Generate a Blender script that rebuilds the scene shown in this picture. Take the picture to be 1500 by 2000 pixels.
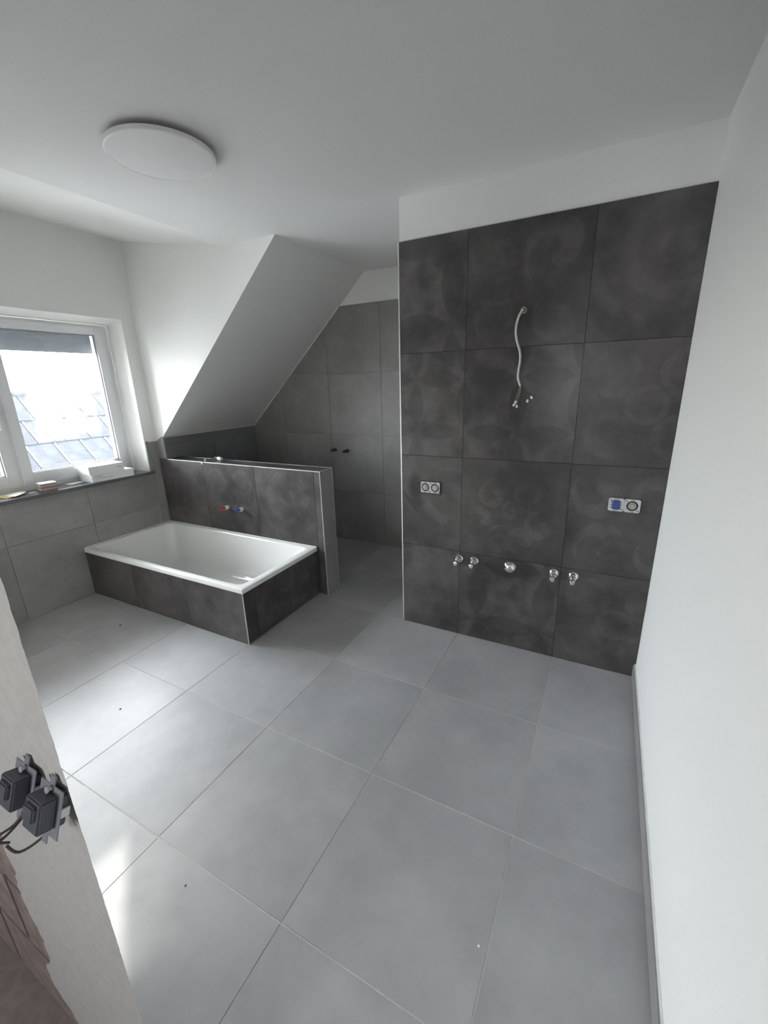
import bpy, bmesh, math, random
from mathutils import Vector, Matrix, Euler
random.seed(7)
scene = bpy.context.scene
for o in list(bpy.data.objects):
    bpy.data.objects.remove(o)
COL = scene.collection

# ------------------------------------------------------------------ camera
cam = bpy.data.cameras.new('camera')
cam.sensor_fit = 'HORIZONTAL'
cam.sensor_width = 36.0
cam.lens = 825.16 / 1500 * 36.0
cam.clip_start = 0.02
camo = bpy.data.objects.new('camera', cam)
COL.objects.link(camo)
camo.location = (-0.2903, -2.4283, 1.6313)
camo.rotation_euler = Euler((1.2757, 0.0268, 0.4783), 'XYZ')
scene.camera = camo

# ------------------------------------------------------------------ world: hazy bright sky around a low sun
world = bpy.data.worlds.new('sky')
scene.world = world
world.use_nodes = True
bg = world.node_tree.nodes['Background']
TO_SUN = Vector((-2.44, 1.645, 1.15)).normalized()
sky = world.node_tree.nodes.new('ShaderNodeTexSky')
sky.sky_type = 'NISHITA'
sky.sun_disc = False
sky.sun_elevation = math.asin(TO_SUN.z)
sky.sun_rotation = math.atan2(TO_SUN.x, TO_SUN.y)
sky.air_density = 1.0
sky.dust_density = 1.0
sky.ozone_density = 1.0
hs = world.node_tree.nodes.new('ShaderNodeHueSaturation')
hs.inputs['Saturation'].default_value = 0.35
hs.inputs['Value'].default_value = 0.7
world.node_tree.links.new(sky.outputs[0], hs.inputs['Color'])
haze = world.node_tree.nodes.new('ShaderNodeMix')          # clear sky plus an even veil of haze
haze.data_type = 'RGBA'; haze.blend_type = 'ADD'
haze.inputs[0].default_value = 1.0
haze.inputs[7].default_value = (9.9, 10.1, 10.3, 1)
world.node_tree.links.new(hs.outputs[0], haze.inputs[6])
world.node_tree.links.new(haze.outputs[2], bg.inputs[0])
bg.inputs[1].default_value = 1.0

# low hazy sun that comes in through the window
sun = bpy.data.lights.new('sun', 'SUN')
sun.energy = 4.5
sun.angle = math.radians(0.9)
sun.color = (1.0, 0.95, 0.86)
suno = bpy.data.objects.new('sun', sun)
COL.objects.link(suno)
suno.rotation_euler = (-TO_SUN).to_track_quat('-Z', 'Y').to_euler()
suno.location = (-9, 3.5, 6)

# portals: they give off no light, they only tell the sampler where the sky comes in
def portal(loc, rot, sx, sy):
    l = bpy.data.lights.new('sky_portal', 'AREA')
    l.shape = 'RECTANGLE'
    l.size, l.size_y = sx, sy
    l.cycles.is_portal = True
    o = bpy.data.objects.new('sky_portal', l)
    COL.objects.link(o)
    o.location = loc
    o.rotation_euler = rot
portal((-4.30, -0.915, 1.50), (0, math.radians(-90), 0), 1.15, 1.66)
portal((-1.35, -4.41, 1.55), (math.radians(90), 0, 0), 0.55, 0.6)  # unseen hall opening, added so sky light reaches the door-wall plaster

vs = scene.view_settings
vs.view_transform = 'Standard'
vs.look = 'None'
vs.exposure = 1.36
vs.gamma = 1.0
vs.use_curve_mapping = False

# ------------------------------------------------------------------ fitted dimensions (metres)
XL = -3.987            # tiled face of the window wall
YP = 0.087             # tiled front of the half wall
YP2 = 0.2527           # its back
YB = 1.254             # shower back wall
XE = -2.154            # end of the half wall
ZP = 1.017             # top of the half wall
ZC = 2.594             # flat ceiling
XS, XK, ZK = -2.379, -3.881, 1.222   # roof slope: top edge, foot, foot height
XD, ZD = -2.815, 2.80  # dormer ceiling starts / height at the window wall
WM = -1.438            # left edge of the dark wall
HM = 2.38              # top of its tiles
YF = -2.228            # hall face of the door wall
XDOOR = -0.930         # left side of the door opening
TX1, TY0 = -2.235, -0.711   # tub surround
TZ = 0.405             # tub rim top

# ------------------------------------------------------------------ node helper
class E:
    nt = None
    def __init__(s, sock): s.s = sock
    @staticmethod
    def m(op, *a, clamp=False):
        n = E.nt.nodes.new('ShaderNodeMath'); n.operation = op; n.use_clamp = clamp
        for i, x in enumerate(a):
            if isinstance(x, E): E.nt.links.new(x.s, n.inputs[i])
            else: n.inputs[i].default_value = float(x)
        return E(n.outputs[0])
    def __add__(s, o): return E.m('ADD', s, o)
    __radd__ = __add__
    def __sub__(s, o): return E.m('SUBTRACT', s, o)
    def __rsub__(s, o): return E.m('SUBTRACT', o, s)
    def __mul__(s, o): return E.m('MULTIPLY', s, o)
    __rmul__ = __mul__
    def __truediv__(s, o): return E.m('DIVIDE', s, o)
    def abs(s): return E.m('ABSOLUTE', s)
    def frac(s): return E.m('FRACT', s)
    def sin(s): return E.m('SINE', s)
    def max(s, o): return E.m('MAXIMUM', s, o)
    def min(s, o): return E.m('MINIMUM', s, o)
    def step(s, a, b):      # smooth 0..1 from a to b
        n = E.nt.nodes.new('ShaderNodeMapRange'); n.interpolation_type = 'SMOOTHSTEP'
        E.nt.links.new(s.s, n.inputs[0])
        n.inputs[1].default_value = a; n.inputs[2].default_value = b
        return E(n.outputs[0])
def hyp(a, b): return E.m('SQRT', a * a + b * b)

def new_mat(name):
    m = bpy.data.materials.new(name); m.use_nodes = True
    nt = m.node_tree; E.nt = nt
    return m, nt, nt.nodes['Principled BSDF']
def noise(nt, vec, scale, detail=4, rough=0.55):
    n = nt.nodes.new('ShaderNodeTexNoise')
    n.inputs['Scale'].default_value = scale; n.inputs['Detail'].default_value = detail
    n.inputs['Roughness'].default_value = rough
    if vec is not None: nt.links.new(vec, n.inputs['Vector'])
    return E(n.outputs['Fac'])
def mixc(nt, fac, a, b):
    n = nt.nodes.new('ShaderNodeMix'); n.data_type = 'RGBA'
    if isinstance(fac, E): nt.links.new(fac.s, n.inputs[0])
    else: n.inputs[0].default_value = fac
    for i, c in ((6, a), (7, b)):
        if isinstance(c, (tuple, list)): n.inputs[i].default_value = (*c[:3], 1)
        else: nt.links.new(c, n.inputs[i])
    return n.outputs[2]
def bump(nt, h, strength, dist, bsdf):
    b = nt.nodes.new('ShaderNodeBump')
    b.inputs['Strength'].default_value = strength; b.inputs['Distance'].default_value = dist
    nt.links.new(h.s, b.inputs['Height']); nt.links.new(b.outputs[0], bsdf.inputs['Normal'])
def simple(name, col, rough=0.5, metal=0.0, var=0.06, scale=30, spec=0.5, bmp=0.0):
    m, nt, b = new_mat(name)
    tc = nt.nodes.new('ShaderNodeTexCoord')
    n = noise(nt, tc.outputs['Object'], scale)
    a = tuple(c * (1 - var) for c in col); c2 = tuple(min(1, c * (1 + var)) for c in col)
    nt.links.new(mixc(nt, n.step(0.3, 0.7), a, c2), b.inputs['Base Color'])
    b.inputs['Roughness'].default_value = rough; b.inputs['Metallic'].default_value = metal
    b.inputs['Specular IOR Level'].default_value = spec
    if bmp: bump(nt, n, bmp, 0.002, b)
    return m

# ------------------------------------------------------------------ materials
def cement_tile(name, lo, hi, pattern=None, rough=(0.28, 0.42), amount=0.30, stain=None, lift=1.0, scale=1.0):
    m, nt, b = new_mat(name)
    uv = nt.nodes.new('ShaderNodeUVMap').outputs[0]
    oi = nt.nodes.new('ShaderNodeObjectInfo')
    off = nt.nodes.new('ShaderNodeVectorMath'); off.operation = 'ADD'
    cx = nt.nodes.new('ShaderNodeCombineXYZ')
    rnd = E(oi.outputs['Random'])
    nt.links.new((rnd * 37).s, cx.inputs[0]); nt.links.new((rnd * 91).s, cx.inputs[1]); nt.links.new((rnd * 13).s, cx.inputs[2])
    nt.links.new(uv, off.inputs[0]); nt.links.new(cx.outputs[0], off.inputs[1])
    v = off.outputs[0]
    big = noise(nt, v, 1.6 * scale, 4, 0.6)
    mid = noise(nt, v, 6.0 * scale, 5, 0.65)
    fine = noise(nt, v, 60.0, 3, 0.6)
    f = big.step(0.30, 0.72) * 0.62 + mid.step(0.3, 0.75) * 0.30 + fine * 0.08
    if pattern:
        sp = nt.nodes.new('ShaderNodeSeparateXYZ'); nt.links.new(uv, sp.inputs[0])
        U, V = E(sp.outputs[0]), E(sp.outputs[1])
        wear = noise(nt, v, 3.2, 4, 0.6).step(0.30, 0.66)
        p = pattern(U, V)
        f = f * (1 - amount) + p * wear * amount
    if stain:
        sp2 = nt.nodes.new('ShaderNodeSeparateXYZ'); nt.links.new(uv, sp2.inputs[0])
        st = stain(E(sp2.outputs[0]), E(sp2.outputs[1]), noise(nt, uv, 14, 4, 0.6))
        f = f * (1 - st * 0.95)
        lo = tuple(c * 0.55 for c in lo) if False else lo
    tone = 0.94 + rnd * 0.12
    col = mixc(nt, f, lo, hi)
    hsv = nt.nodes.new('ShaderNodeHueSaturation'); nt.links.new(col, hsv.inputs['Color']); nt.links.new((tone * lift).s, hsv.inputs['Value'])
    out = hsv.outputs[0]
    if stain:
        out = mixc(nt, st * 0.9, out, (0.010, 0.010, 0.011))
    nt.links.new(out, b.inputs['Base Color'])
    nt.links.new((rough[0] + mid * (rough[1] - rough[0])).s, b.inputs['Roughness'])
    bump(nt, fine + mid * 2, 0.10, 0.0012, b)
    return m

def p_petals(n, r=0.66, sh=(0.0, 0.0)):
    def f(U, V):
        a = ((U * n + sh[0]).frac() - 0.5).abs(); c = ((V * n + sh[1]).frac() - 0.5).abs()
        d1 = hyp(a - 0.5, c - 0.5); d2 = hyp(a + 0.5, c - 0.5); d3 = hyp(a - 0.5, c + 0.5)
        i1 = d1.step(r + .015, r - .015); i2 = d2.step(r + .015, r - .015); i3 = d3.step(r + .015, r - .015)
        return (1 - i1 * i2.max(i3)) * 0.8 + 0.12 * i1
    return f
def p_scroll(centres, k=34.0):
    def f(U, V):
        t = None
        for (x, y, R, s) in centres:
            dx, dy = U - x, V - y
            r = hyp(dx, dy); th = E.m('ARCTAN2', dy, dx)
            w = (th * s + r * k * (0.16 / R)).sin().step(-0.15, 0.25) * r.step(R, R * 0.93)
            t = w if t is None else t.max(w)
        return t * 0.85 + 0.1
    return f
FLOWER = [(.50, .50, .10, 1), (.33, .66, .16, 1), (.67, .66, .16, -1), (.22, .38, .16, -1), (.78, .38, .16, 1), (.42, .20, .16, 1), (.62, .20, .16, -1)]
ACANTH = [(.25, .75, .24, 1), (.72, .70, .26, -1), (.30, .25, .24, -1), (.76, .22, .20, 1)]
def p_rings(U, V):
    r = hyp(U - 0.55, V - 0.62)
    a = (r * 26).sin().step(-0.2, 0.3) * r.step(0.62, 0.55)
    d = ((U + V) * 3.0).frac() - 0.5
    return a.max(d.abs().step(0.10, 0.06) * r.step(0.5, 0.6)) * 0.85 + 0.08
def p_hearts(U, V):
    t = None
    for (x, y, R) in ((.25, .25, .2), (.25, .75, .2), (.75, .25, .2), (.75, .75, .2), (.5, .5, .17), (0, .5, .17), (1, .5, .17)):
        r = hyp(U - x, V - y)
        w = r.step(R, R - .02) * (0.35 + 0.65 * r.step(R * .62, R * .70))
        t = w if t is None else t.max(w)
    return t * 0.8 + 0.1

DLO, DHI = (0.031, 0.0285, 0.029), (0.136, 0.126, 0.125)
M = {}
M['dark'] = cement_tile('dark_cement_tile', DLO, DHI)
M['dark_petal'] = cement_tile('dark_tile_petals', DLO, DHI, p_petals(1.5, .66, (.2, .15)), amount=.42)
M['dark_petal2'] = cement_tile('dark_tile_small_petals', DLO, DHI, p_petals(2.0, .66, (0.5, 0.0)), amount=.42)
M['dark_scroll'] = cement_tile('dark_tile_scroll_flower', DLO, DHI, p_scroll(FLOWER), amount=.36)
M['dark_acanth'] = cement_tile('dark_tile_scroll_leaf', DLO, DHI, p_scroll(ACANTH, 26), amount=.34)
M['dark_rings'] = cement_tile('dark_tile_rings', DLO, DHI, p_rings, amount=.20)
M['dark_hearts'] = cement_tile('dark_tile_discs', DLO, DHI, p_hearts, amount=.26)
def smudge(U, V, n):
    a = hyp((U - 0.155) / 0.085, (V - 0.655) / 0.17).step(1.15, 0.35)
    c = hyp((U - 0.17) / 0.11, (V - 0.50) / 0.10).step(1.0, 0.3) * 0.6
    line = ((U - 0.02) * 1.25 + (V - 0.585)).abs()
    crack = line.step(0.022, 0.008) * U.step(0.19, 0.17) * U.step(0.01, 0.02)
    return ((a.max(c)) * n.step(0.1, 0.42)).max(crack * 0.8)
M['dark_stain'] = cement_tile('dark_tile_smudged', DLO, DHI, p_rings, amount=.2, stain=smudge)
M['floor_tile'] = cement_tile('floor_tile_grey', (0.31, 0.31, 0.313), (0.42, 0.42, 0.42), rough=(0.34, 0.46), scale=0.8)
M['wall_tile'] = cement_tile('wall_tile_grey', (0.225, 0.221, 0.215), (0.33, 0.326, 0.318), rough=(0.40, 0.52))
M['knee_tile'] = cement_tile('wall_tile_anthracite', (0.17, 0.172, 0.18), (0.25, 0.253, 0.262), rough=(0.40, 0.52))
M['grout'] = simple('grout_light_grey', (0.55, 0.55, 0.535), 0.9)
M['grout_dark'] = simple('grout_dark_grey', (0.07, 0.068, 0.066), 0.9)
M['white_paint'] = simple('white_wall_paint', (0.80, 0.80, 0.785), 0.92, var=0.012, scale=220, spec=0.2, bmp=0.25)
M['ceiling_paint'] = simple('white_ceiling_paint', (0.78, 0.78, 0.775), 0.95, var=0.012, scale=260, spec=0.15, bmp=0.2)
M['hall_floor'] = simple('hall_screed', (0.27, 0.23, 0.215), 0.9, var=0.12)
M['plaster'] = simple('raw_grey_plaster', (0.50, 0.485, 0.46), 0.95, var=0.05, scale=60, spec=0.2, bmp=0.2)
M['brick'] = simple('red_clay_block', (0.27, 0.215, 0.20), 0.9, var=0.2, scale=18, bmp=0.6)
M['mortar'] = simple('grey_mortar', (0.34, 0.31, 0.29), 0.95, var=0.15)
M['chrome'] = simple('polished_chrome', (0.82, 0.83, 0.84), 0.08, 1.0, var=0.01)
M['steel'] = simple('brushed_steel_profile', (0.80, 0.80, 0.79), 0.30, 0.55, var=0.03)
M['enamel'] = simple('white_bath_enamel', (0.80, 0.80, 0.785), 0.08, var=0.004)
M['pvc'] = simple('white_window_plastic', (0.78, 0.79, 0.80), 0.30, var=0.01)
M['gasket'] = simple('grey_rubber_gasket', (0.30, 0.31, 0.32), 0.6)
M['shutter'] = simple('grey_roller_shutter', (0.13, 0.14, 0.15), 0.5)
M['sill'] = simple('dark_grey_sill_stone', (0.12, 0.123, 0.128), 0.22, var=0.12, scale=90)
M['lamp_white'] = simple('white_lamp_plastic', (0.80, 0.80, 0.80), 0.35, var=0.005)
M['card'] = simple('white_cardboard', (0.80, 0.80, 0.80), 0.55, var=0.01)
M['print'] = simple('grey_print', (0.25, 0.26, 0.28), 0.7)
M['paper'] = simple('white_paper', (0.78, 0.78, 0.77), 0.8, var=0.02)
M['yellow'] = simple('yellow_paper', (0.72, 0.58, 0.25), 0.7, var=0.05)
M['brown'] = simple('brown_sample_tile', (0.30, 0.22, 0.20), 0.7, var=0.2, scale=60)
M['pinkcard'] = simple('pink_brown_card', (0.52, 0.42, 0.40), 0.8, var=0.1)
M['cable'] = simple('pale_grey_cable_sheath', (0.60, 0.59, 0.56), 0.45, var=0.02)
M['green'] = simple('grey_green_wire', (0.22, 0.30, 0.22), 0.5, var=0.1)
M['blackpl'] = simple('black_plastic', (0.018, 0.018, 0.02), 0.4)
M['greypl'] = simple('dark_grey_plastic', (0.085, 0.086, 0.105), 0.5)
M['palegrey'] = simple('pale_grey_plastic', (0.62, 0.62, 0.60), 0.45)
M['zinc'] = simple('zinc_plate', (0.62, 0.64, 0.65), 0.42, 0.6, var=0.05)
M['dull_zinc'] = simple('dull_zinc_plate', (0.26, 0.27, 0.29), 0.5, 0.3, var=0.08)
M['bluepl'] = simple('blue_plastic', (0.045, 0.085, 0.26), 0.45)
M['beige'] = simple('beige_socket_insert', (0.50, 0.47, 0.42), 0.5)
M['red_plug'] = simple('red_plastic_plug', (0.55, 0.05, 0.06), 0.4)
M['blue_plug'] = simple('blue_plastic_plug', (0.05, 0.13, 0.50), 0.4)
M['darkred'] = simple('dark_red_plug', (0.16, 0.045, 0.035), 0.5)
M['darkblue'] = simple('dark_blue_plug', (0.03, 0.04, 0.10), 0.5)
M['silicone'] = simple('white_silicone', (0.75, 0.75, 0.73), 0.5)
M['copper'] = simple('dark_wire', (0.07, 0.055, 0.05), 0.5)
M['roof'] = simple('dark_slate_roof_tile', (0.021, 0.0235, 0.029), 0.6, var=0.25, scale=8, spec=0.05)
M['roof_rib'] = simple('tile_edge_glint', (0.62, 0.63, 0.66), 0.35)  # pale colour stands in for glints along the tile edges
M['render'] = simple('pale_house_render', (0.45, 0.44, 0.42), 0.9)
# window glass: clear pane with thin dust, sun glare painted as a milky patch
def glass_mat():
    m, nt, b = new_mat('dusty_glass_with_glare')
    out = nt.nodes['Material Output']
    tc = nt.nodes.new('ShaderNodeTexCoord')
    sp = nt.nodes.new('ShaderNodeSeparateXYZ'); nt.links.new(tc.outputs['Object'], sp.inputs[0])
    y, z = E(sp.outputs[1]), E(sp.outputs[2])
    n1 = noise(nt, tc.outputs['Object'], 9, 5, 0.6); n2 = noise(nt, tc.outputs['Object'], 30, 4, 0.7)
    body = (y.abs() + n1 * 0.10).step(0.31, 0.25) * (z.abs() + n1 * 0.22).step(0.42, 0.34)
    glare = body * (n1 * 0.6 + n2 * 0.4).step(0.40, 0.52)
    fac = 0.008 + glare * 0.040
    tr = nt.nodes.new('ShaderNodeBsdfTransparent'); tr.inputs[0].default_value = (0.93, 0.95, 0.96, 1)
    tl = nt.nodes.new('ShaderNodeBsdfTranslucent'); tl.inputs[0].default_value = (0.86, 0.84, 0.80, 1)
    gl = nt.nodes.new('ShaderNodeBsdfGlossy'); gl.inputs['Roughness'].default_value = 0.02
    fr = nt.nodes.new('ShaderNodeFresnel'); fr.inputs[0].default_value = 1.35
    m1 = nt.nodes.new('ShaderNodeMixShader'); m2 = nt.nodes.new('ShaderNodeMixShader')
    nt.links.new(fac.s, m1.inputs[0]); nt.links.new(tr.outputs[0], m1.inputs[1]); nt.links.new(tl.outputs[0], m1.inputs[2])
    nt.links.new(fr.outputs[0], m2.inputs[0]); nt.links.new(m1.outputs[0], m2.inputs[1]); nt.links.new(gl.outputs[0], m2.inputs[2])
    nt.links.new(m2.outputs[0], out.inputs[0])
    nt.nodes.remove(b)
    return m
M['glass'] = glass_mat()

# ------------------------------------------------------------------ mesh helpers
class MB:
    def __init__(s): s.bm = bmesh.new()
    def box(s, c, d, bevel=0.0, rot=None):
        r = bmesh.ops.create_cube(s.bm, size=1.0)
        vs = r['verts']
        bmesh.ops.scale(s.bm, vec=d, verts=vs)
        if bevel:
            ed = list({e for v in vs for e in v.link_edges})
            rb = bmesh.ops.bevel(s.bm, geom=ed, offset=bevel, segments=2, affect='EDGES', clamp_overlap=True)
            vs = list({v for f in rb['faces'] for v in f.verts} | {v for v in vs if v.is_valid})
        if rot is not None: bmesh.ops.transform(s.bm, matrix=rot.to_4x4(), verts=vs)
        bmesh.ops.translate(s.bm, vec=c, verts=vs)
        return s
    def span(s, a, b, bevel=0.0):
        return s.box([(i + j) / 2 for i, j in zip(a, b)], [abs(i - j) for i, j in zip(a, b)], bevel)
    def loft(s, rings, closed=True, cap0=True, cap1=True):
        R = [[s.bm.verts.new(p) for p in r] for r in rings]
        n = len(R[0])
        for a, b in zip(R, R[1:]):
            for i in range(n if closed else n - 1):
                s.bm.faces.new((a[i], a[(i + 1) % n], b[(i + 1) % n], b[i]))
        if cap0: s.bm.faces.new(list(reversed(R[0])))
        if cap1: s.bm.faces.new(R[-1])
        return s
    def lathe(s, prof, origin, axis, seg=24, cap0=True, cap1=True):
        q = Vector((0, 0, 1)).rotation_difference(Vector(axis).normalized())
        o = Vector(origin)
        rings = []
        for r, h in prof:
            rings.append([o + q @ Vector((r * math.cos(2 * math.pi * i / seg), r * math.sin(2 * math.pi * i / seg), h)) for i in range(seg)])
        return s.loft(rings, True, cap0, cap1)
    def tube(s, pts, r, seg=10):
        P = [Vector(p) for p in pts]
        rings = []; up = Vector((0.3, 0.2, 0.93))
        for i, p in enumerate(P):
            t = (P[min(i + 1, len(P) - 1)] - P[max(i - 1, 0)]).normalized()
            a = t.cross(up)
            if a.length < 1e-3: a = t.cross(Vector((1, 0, 0)))
            a.normalize(); b = a.cross(t); up = b if b.length > .1 else up
            rr = r[i] if isinstance(r, (list, tuple)) else r
            rings.append([p + rr * (math.cos(2 * math.pi * k / seg) * a + math.sin(2 * math.pi * k / seg) * b) for k in range(seg)])
        return s.loft(rings)
    def prism(s, poly, off):
        off = Vector(off)
        a = [Vector(p) for p in poly]
        return s.loft([a, [p + off for p in a]])
    def build(s, name, mat, parent=None, smooth=None):
        bmesh.ops.recalc_face_normals(s.bm, faces=s.bm.faces)
        me = bpy.data.meshes.new(name); s.bm.to_mesh(me); s.bm.free()
        if smooth is not None:
            for p in me.polygons: p.use_smooth = True
            me.set_sharp_from_angle(angle=math.radians(smooth))
        me.materials.append(M[mat])
        o = bpy.data.objects.new(name, me); COL.objects.link(o)
        if parent: o.parent = parent
        return o
def curve_pts(ctrl, n=8):
    P = [Vector(p) for p in ctrl]; out = []
    for i in range(len(P) - 1):
        p0, p1, p2, p3 = P[max(i - 1, 0)], P[i], P[i + 1], P[min(i + 2, len(P) - 1)]
        for k in range(n):
            t = k / n
            out.append(0.5 * ((2 * p1) + (-p0 + p2) * t + (2 * p0 - 5 * p1 + 4 * p2 - p3) * t * t + (-p0 + 3 * p1 - 3 * p2 + p3) * t ** 3))
    out.append(P[-1]); return out
def thing(name, label, cat, loc=(0, 0, 0), group=None, rotz=0):
    o = bpy.data.objects.new(name, None); COL.objects.link(o)
    o.empty_display_size = 0.05
    o.location = loc; o.rotation_euler = (0, 0, rotz)
    o['label'] = label; o['category'] = cat
    if group: o['group'] = group
    return o
def tag(o, label, cat, group=None):
    o['label'] = label; o['category'] = cat
    if group: o['group'] = group
    return o
def struct(o, label, cat):
    o['kind'] = 'structure'; o['label'] = label; o['category'] = cat
    return o

# tiles: each one a thin bevelled slab, child of the wall or floor that carries it
_cache = {}
def clip_poly(poly, nrm, d):       # keep points with nrm . p <= d
    out = []
    for i, p in enumerate(poly):
        q = poly[(i + 1) % len(poly)]
        a = p[0] * nrm[0] + p[1] * nrm[1] - d; b = q[0] * nrm[0] + q[1] * nrm[1] - d
        if a <= 0: out.append(p)
        if (a < 0 < b) or (b < 0 < a):
            t = a / (a - b); out.append((p[0] + t * (q[0] - p[0]), p[1] + t * (q[1] - p[1])))
    return out
def tile(parent, o, u, v, poly, mat, th=0.008, uv0=None, size=0.6):
    """poly in (u, v) metres on the plane through o; n = u x v points into the room"""
    o, u, v = Vector(o), Vector(u), Vector(v); n = u.cross(v)
    cu = sum(p[0] for p in poly) / len(poly); cv = sum(p[1] for p in poly) / len(poly)
    if uv0 is None: uv0 = (min(p[0] for p in poly), min(p[1] for p in poly))
    key = (tuple((round(p[0] - cu, 4), round(p[1] - cv, 4)) for p in poly), tuple(u), tuple(v), mat, th, round(cu - uv0[0], 3), round(cv - uv0[1], 3))
    me = _cache.get(key)
    if me is None:
        loc = [(p[0] - cu, p[1] - cv) for p in poly]
        k = len(loc)
        ins = []
        for i in range(k):
            p = Vector(loc[i]); a = Vector(loc[i - 1]); b = Vector(loc[(i + 1) % k])
            w = ((a - p).normalized() + (b - p).normalized())
            ins.append(p + w * 0.0011)
        V = [u * p[0] + v * p[1] for p in loc] + [u * p[0] + v * p[1] + n * (th - 0.0010) for p in loc] + [u * p[0] + v * p[1] + n * th for p in ins]
        F = [[k + i, k + (i + 1) % k, (i + 1) % k, i][::-1] for i in range(k)] + [[2 * k + i, 2 * k + (i + 1) % k, k + (i + 1) % k, k + i][::-1] for i in range(k)] + [[2 * k + i for i in range(k)], list(range(k))[::-1]]
        me = bpy.data.meshes.new('tile'); me.from_pydata([tuple(x) for x in V], [], F); me.update()
        ul = me.uv_layers.new(name='UVMap')
        for li, l in enumerate(me.loops):
            co = me.vertices[l.vertex_index].co
            ul.data[li].uv = ((co.dot(u) + cu - uv0[0]) / size, (co.dot(v) + cv - uv0[1]) / size)
        me.materials.append(M[mat])
        _cache[key] = me
    ob = bpy.data.objects.new('tile', me); COL.objects.link(ob)
    ob.location = o + u * cu + v * cv
    ob.parent = parent
    return ob
def rect(a, b, c, d, g=0.0015): return [(a + g, c + g), (b - g, c + g), (b - g, d - g), (a + g, d - g)]
X, Y, Z = (1, 0, 0), (0, 1, 0), (0, 0, 1)
TH = 0.008

# ------------------------------------------------------------------ floor
def b_struct(name, label, cat, mat, *spans):
    m = MB()
    for a, b in spans: m.span(a, b)
    return struct(m.build(name, mat), label, cat)
floor = b_struct('floor', 'grey bathroom floor laid with large square tiles', 'floor', 'grout', ((-4.15, -2.205, -0.15), (0.15, 1.40, -0.0016)))
cols = [0.0, -0.436, -1.036, -1.636, -2.236, -2.836, -3.436, XL]
rows = [YB, 0.604, 0.004, -0.596, -1.196, -1.796, -2.203]
for i in range(len(cols) - 1):
    for j in range(len(rows) - 1):
        x1, x0, y1, y0 = cols[i], cols[i + 1], rows[j], rows[j + 1]
        if j < 2 and x0 >= -1.44 - 0.001 and x1 > WM: 
            if x0 >= WM: continue
        if j < 2 and x1 > WM: x1 = WM
        u0 = (x0 if i else x1 - 0.6, y0)
        if x1 <= XE + 0.01 and j in (2, 3):        # beside / under the tub surround
            if j == 2 and x1 <= TX1 + 0.01: continue
            if j == 3 and x1 <= TX1 + 0.01: y1 = TY0 - 0.001
        tile(floor, (0, 0, -TH), X, Y, rect(x0, x1, y0, y1), 'floor_tile', uv0=(x0, y0))
# hall floor behind the camera
struct(MB().span((-3.6, -4.6, -0.15), (0.3, -2.2055, -0.004)).build('floor_hall', 'hall_floor'), 'bare grey screed floor of the hall outside the door', 'floor')

# ------------------------------------------------------------------ ceilings
m = MB()
m.prism([(0.15, -4.6, ZC), (-3.6, -4.6, ZC), (-3.6, YF + 0.01, ZC), (XD, YF + 0.01, ZC), (XD, 0.10, ZC), (XS, 0.10, ZC), (XS, 1.40, ZC), (0.15, 1.40, ZC)], (0, 0, 0.14))
ceiling = struct(m.build('ceiling', 'ceiling_paint'), 'flat white painted ceiling with the round lamp', 'ceiling')
m = MB(); m.prism([(XD + 0.002, YF + 0.1, ZC + 0.001), (-4.35, YF + 0.1, ZC + (XD + 4.35) / (XD + 4.0) * (ZD - ZC)), (-4.35, 0.2, ZC + (XD + 4.35) / (XD + 4.0) * (ZD - ZC)), (XD + 0.002, 0.2, ZC + 0.001)], (0, 0, 0.14))
struct(m.build('ceiling_dormer', 'white_paint'), 'white dormer ceiling rising towards the window', 'ceiling')
sl = Vector((XK - XS, 0, ZK - ZC)).normalized(); sn = Vector((sl.z, 0, -sl.x))
if sn.z < 0: sn = -sn
a = Vector((XS, 0, ZC)) - sl * 0.0; b = Vector((XK, 0, ZK)) + sl * 0.30
m = MB(); m.prism([Vector((a.x, 0.1005, a.z)), Vector((a.x, 1.40, a.z)), Vector((b.x, 1.40, b.z)), Vector((b.x, 0.1005, b.z))], sn * 0.14)
struct(m.build('ceiling_slope', 'ceiling_paint'), 'steep white roof slope above the shower', 'ceiling')

# ------------------------------------------------------------------ walls
wall_right = b_struct('wall_right', 'plain white wall on the right', 'wall', 'white_paint', ((0.0, -4.6, -0.1), (0.15, 1.40, 2.75)))
bb = b_struct('baseboard_right', 'low grey tile baseboard along the white right wall', 'baseboard', 'silicone', ((-0.0065, YF, 0.0), (0.0, 0.0, 0.085)))
for y1, y0 in ((-0.001, -0.596), (-0.596, -1.196), (-1.196, -1.796), (-1.796, YF)):
    tile(bb, (-0.006, 0, 0), (0, -1, 0), Z, rect(-y1, -y0, 0.001, 0.080, 0.001), 'wall_tile', th=0.007)

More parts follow.
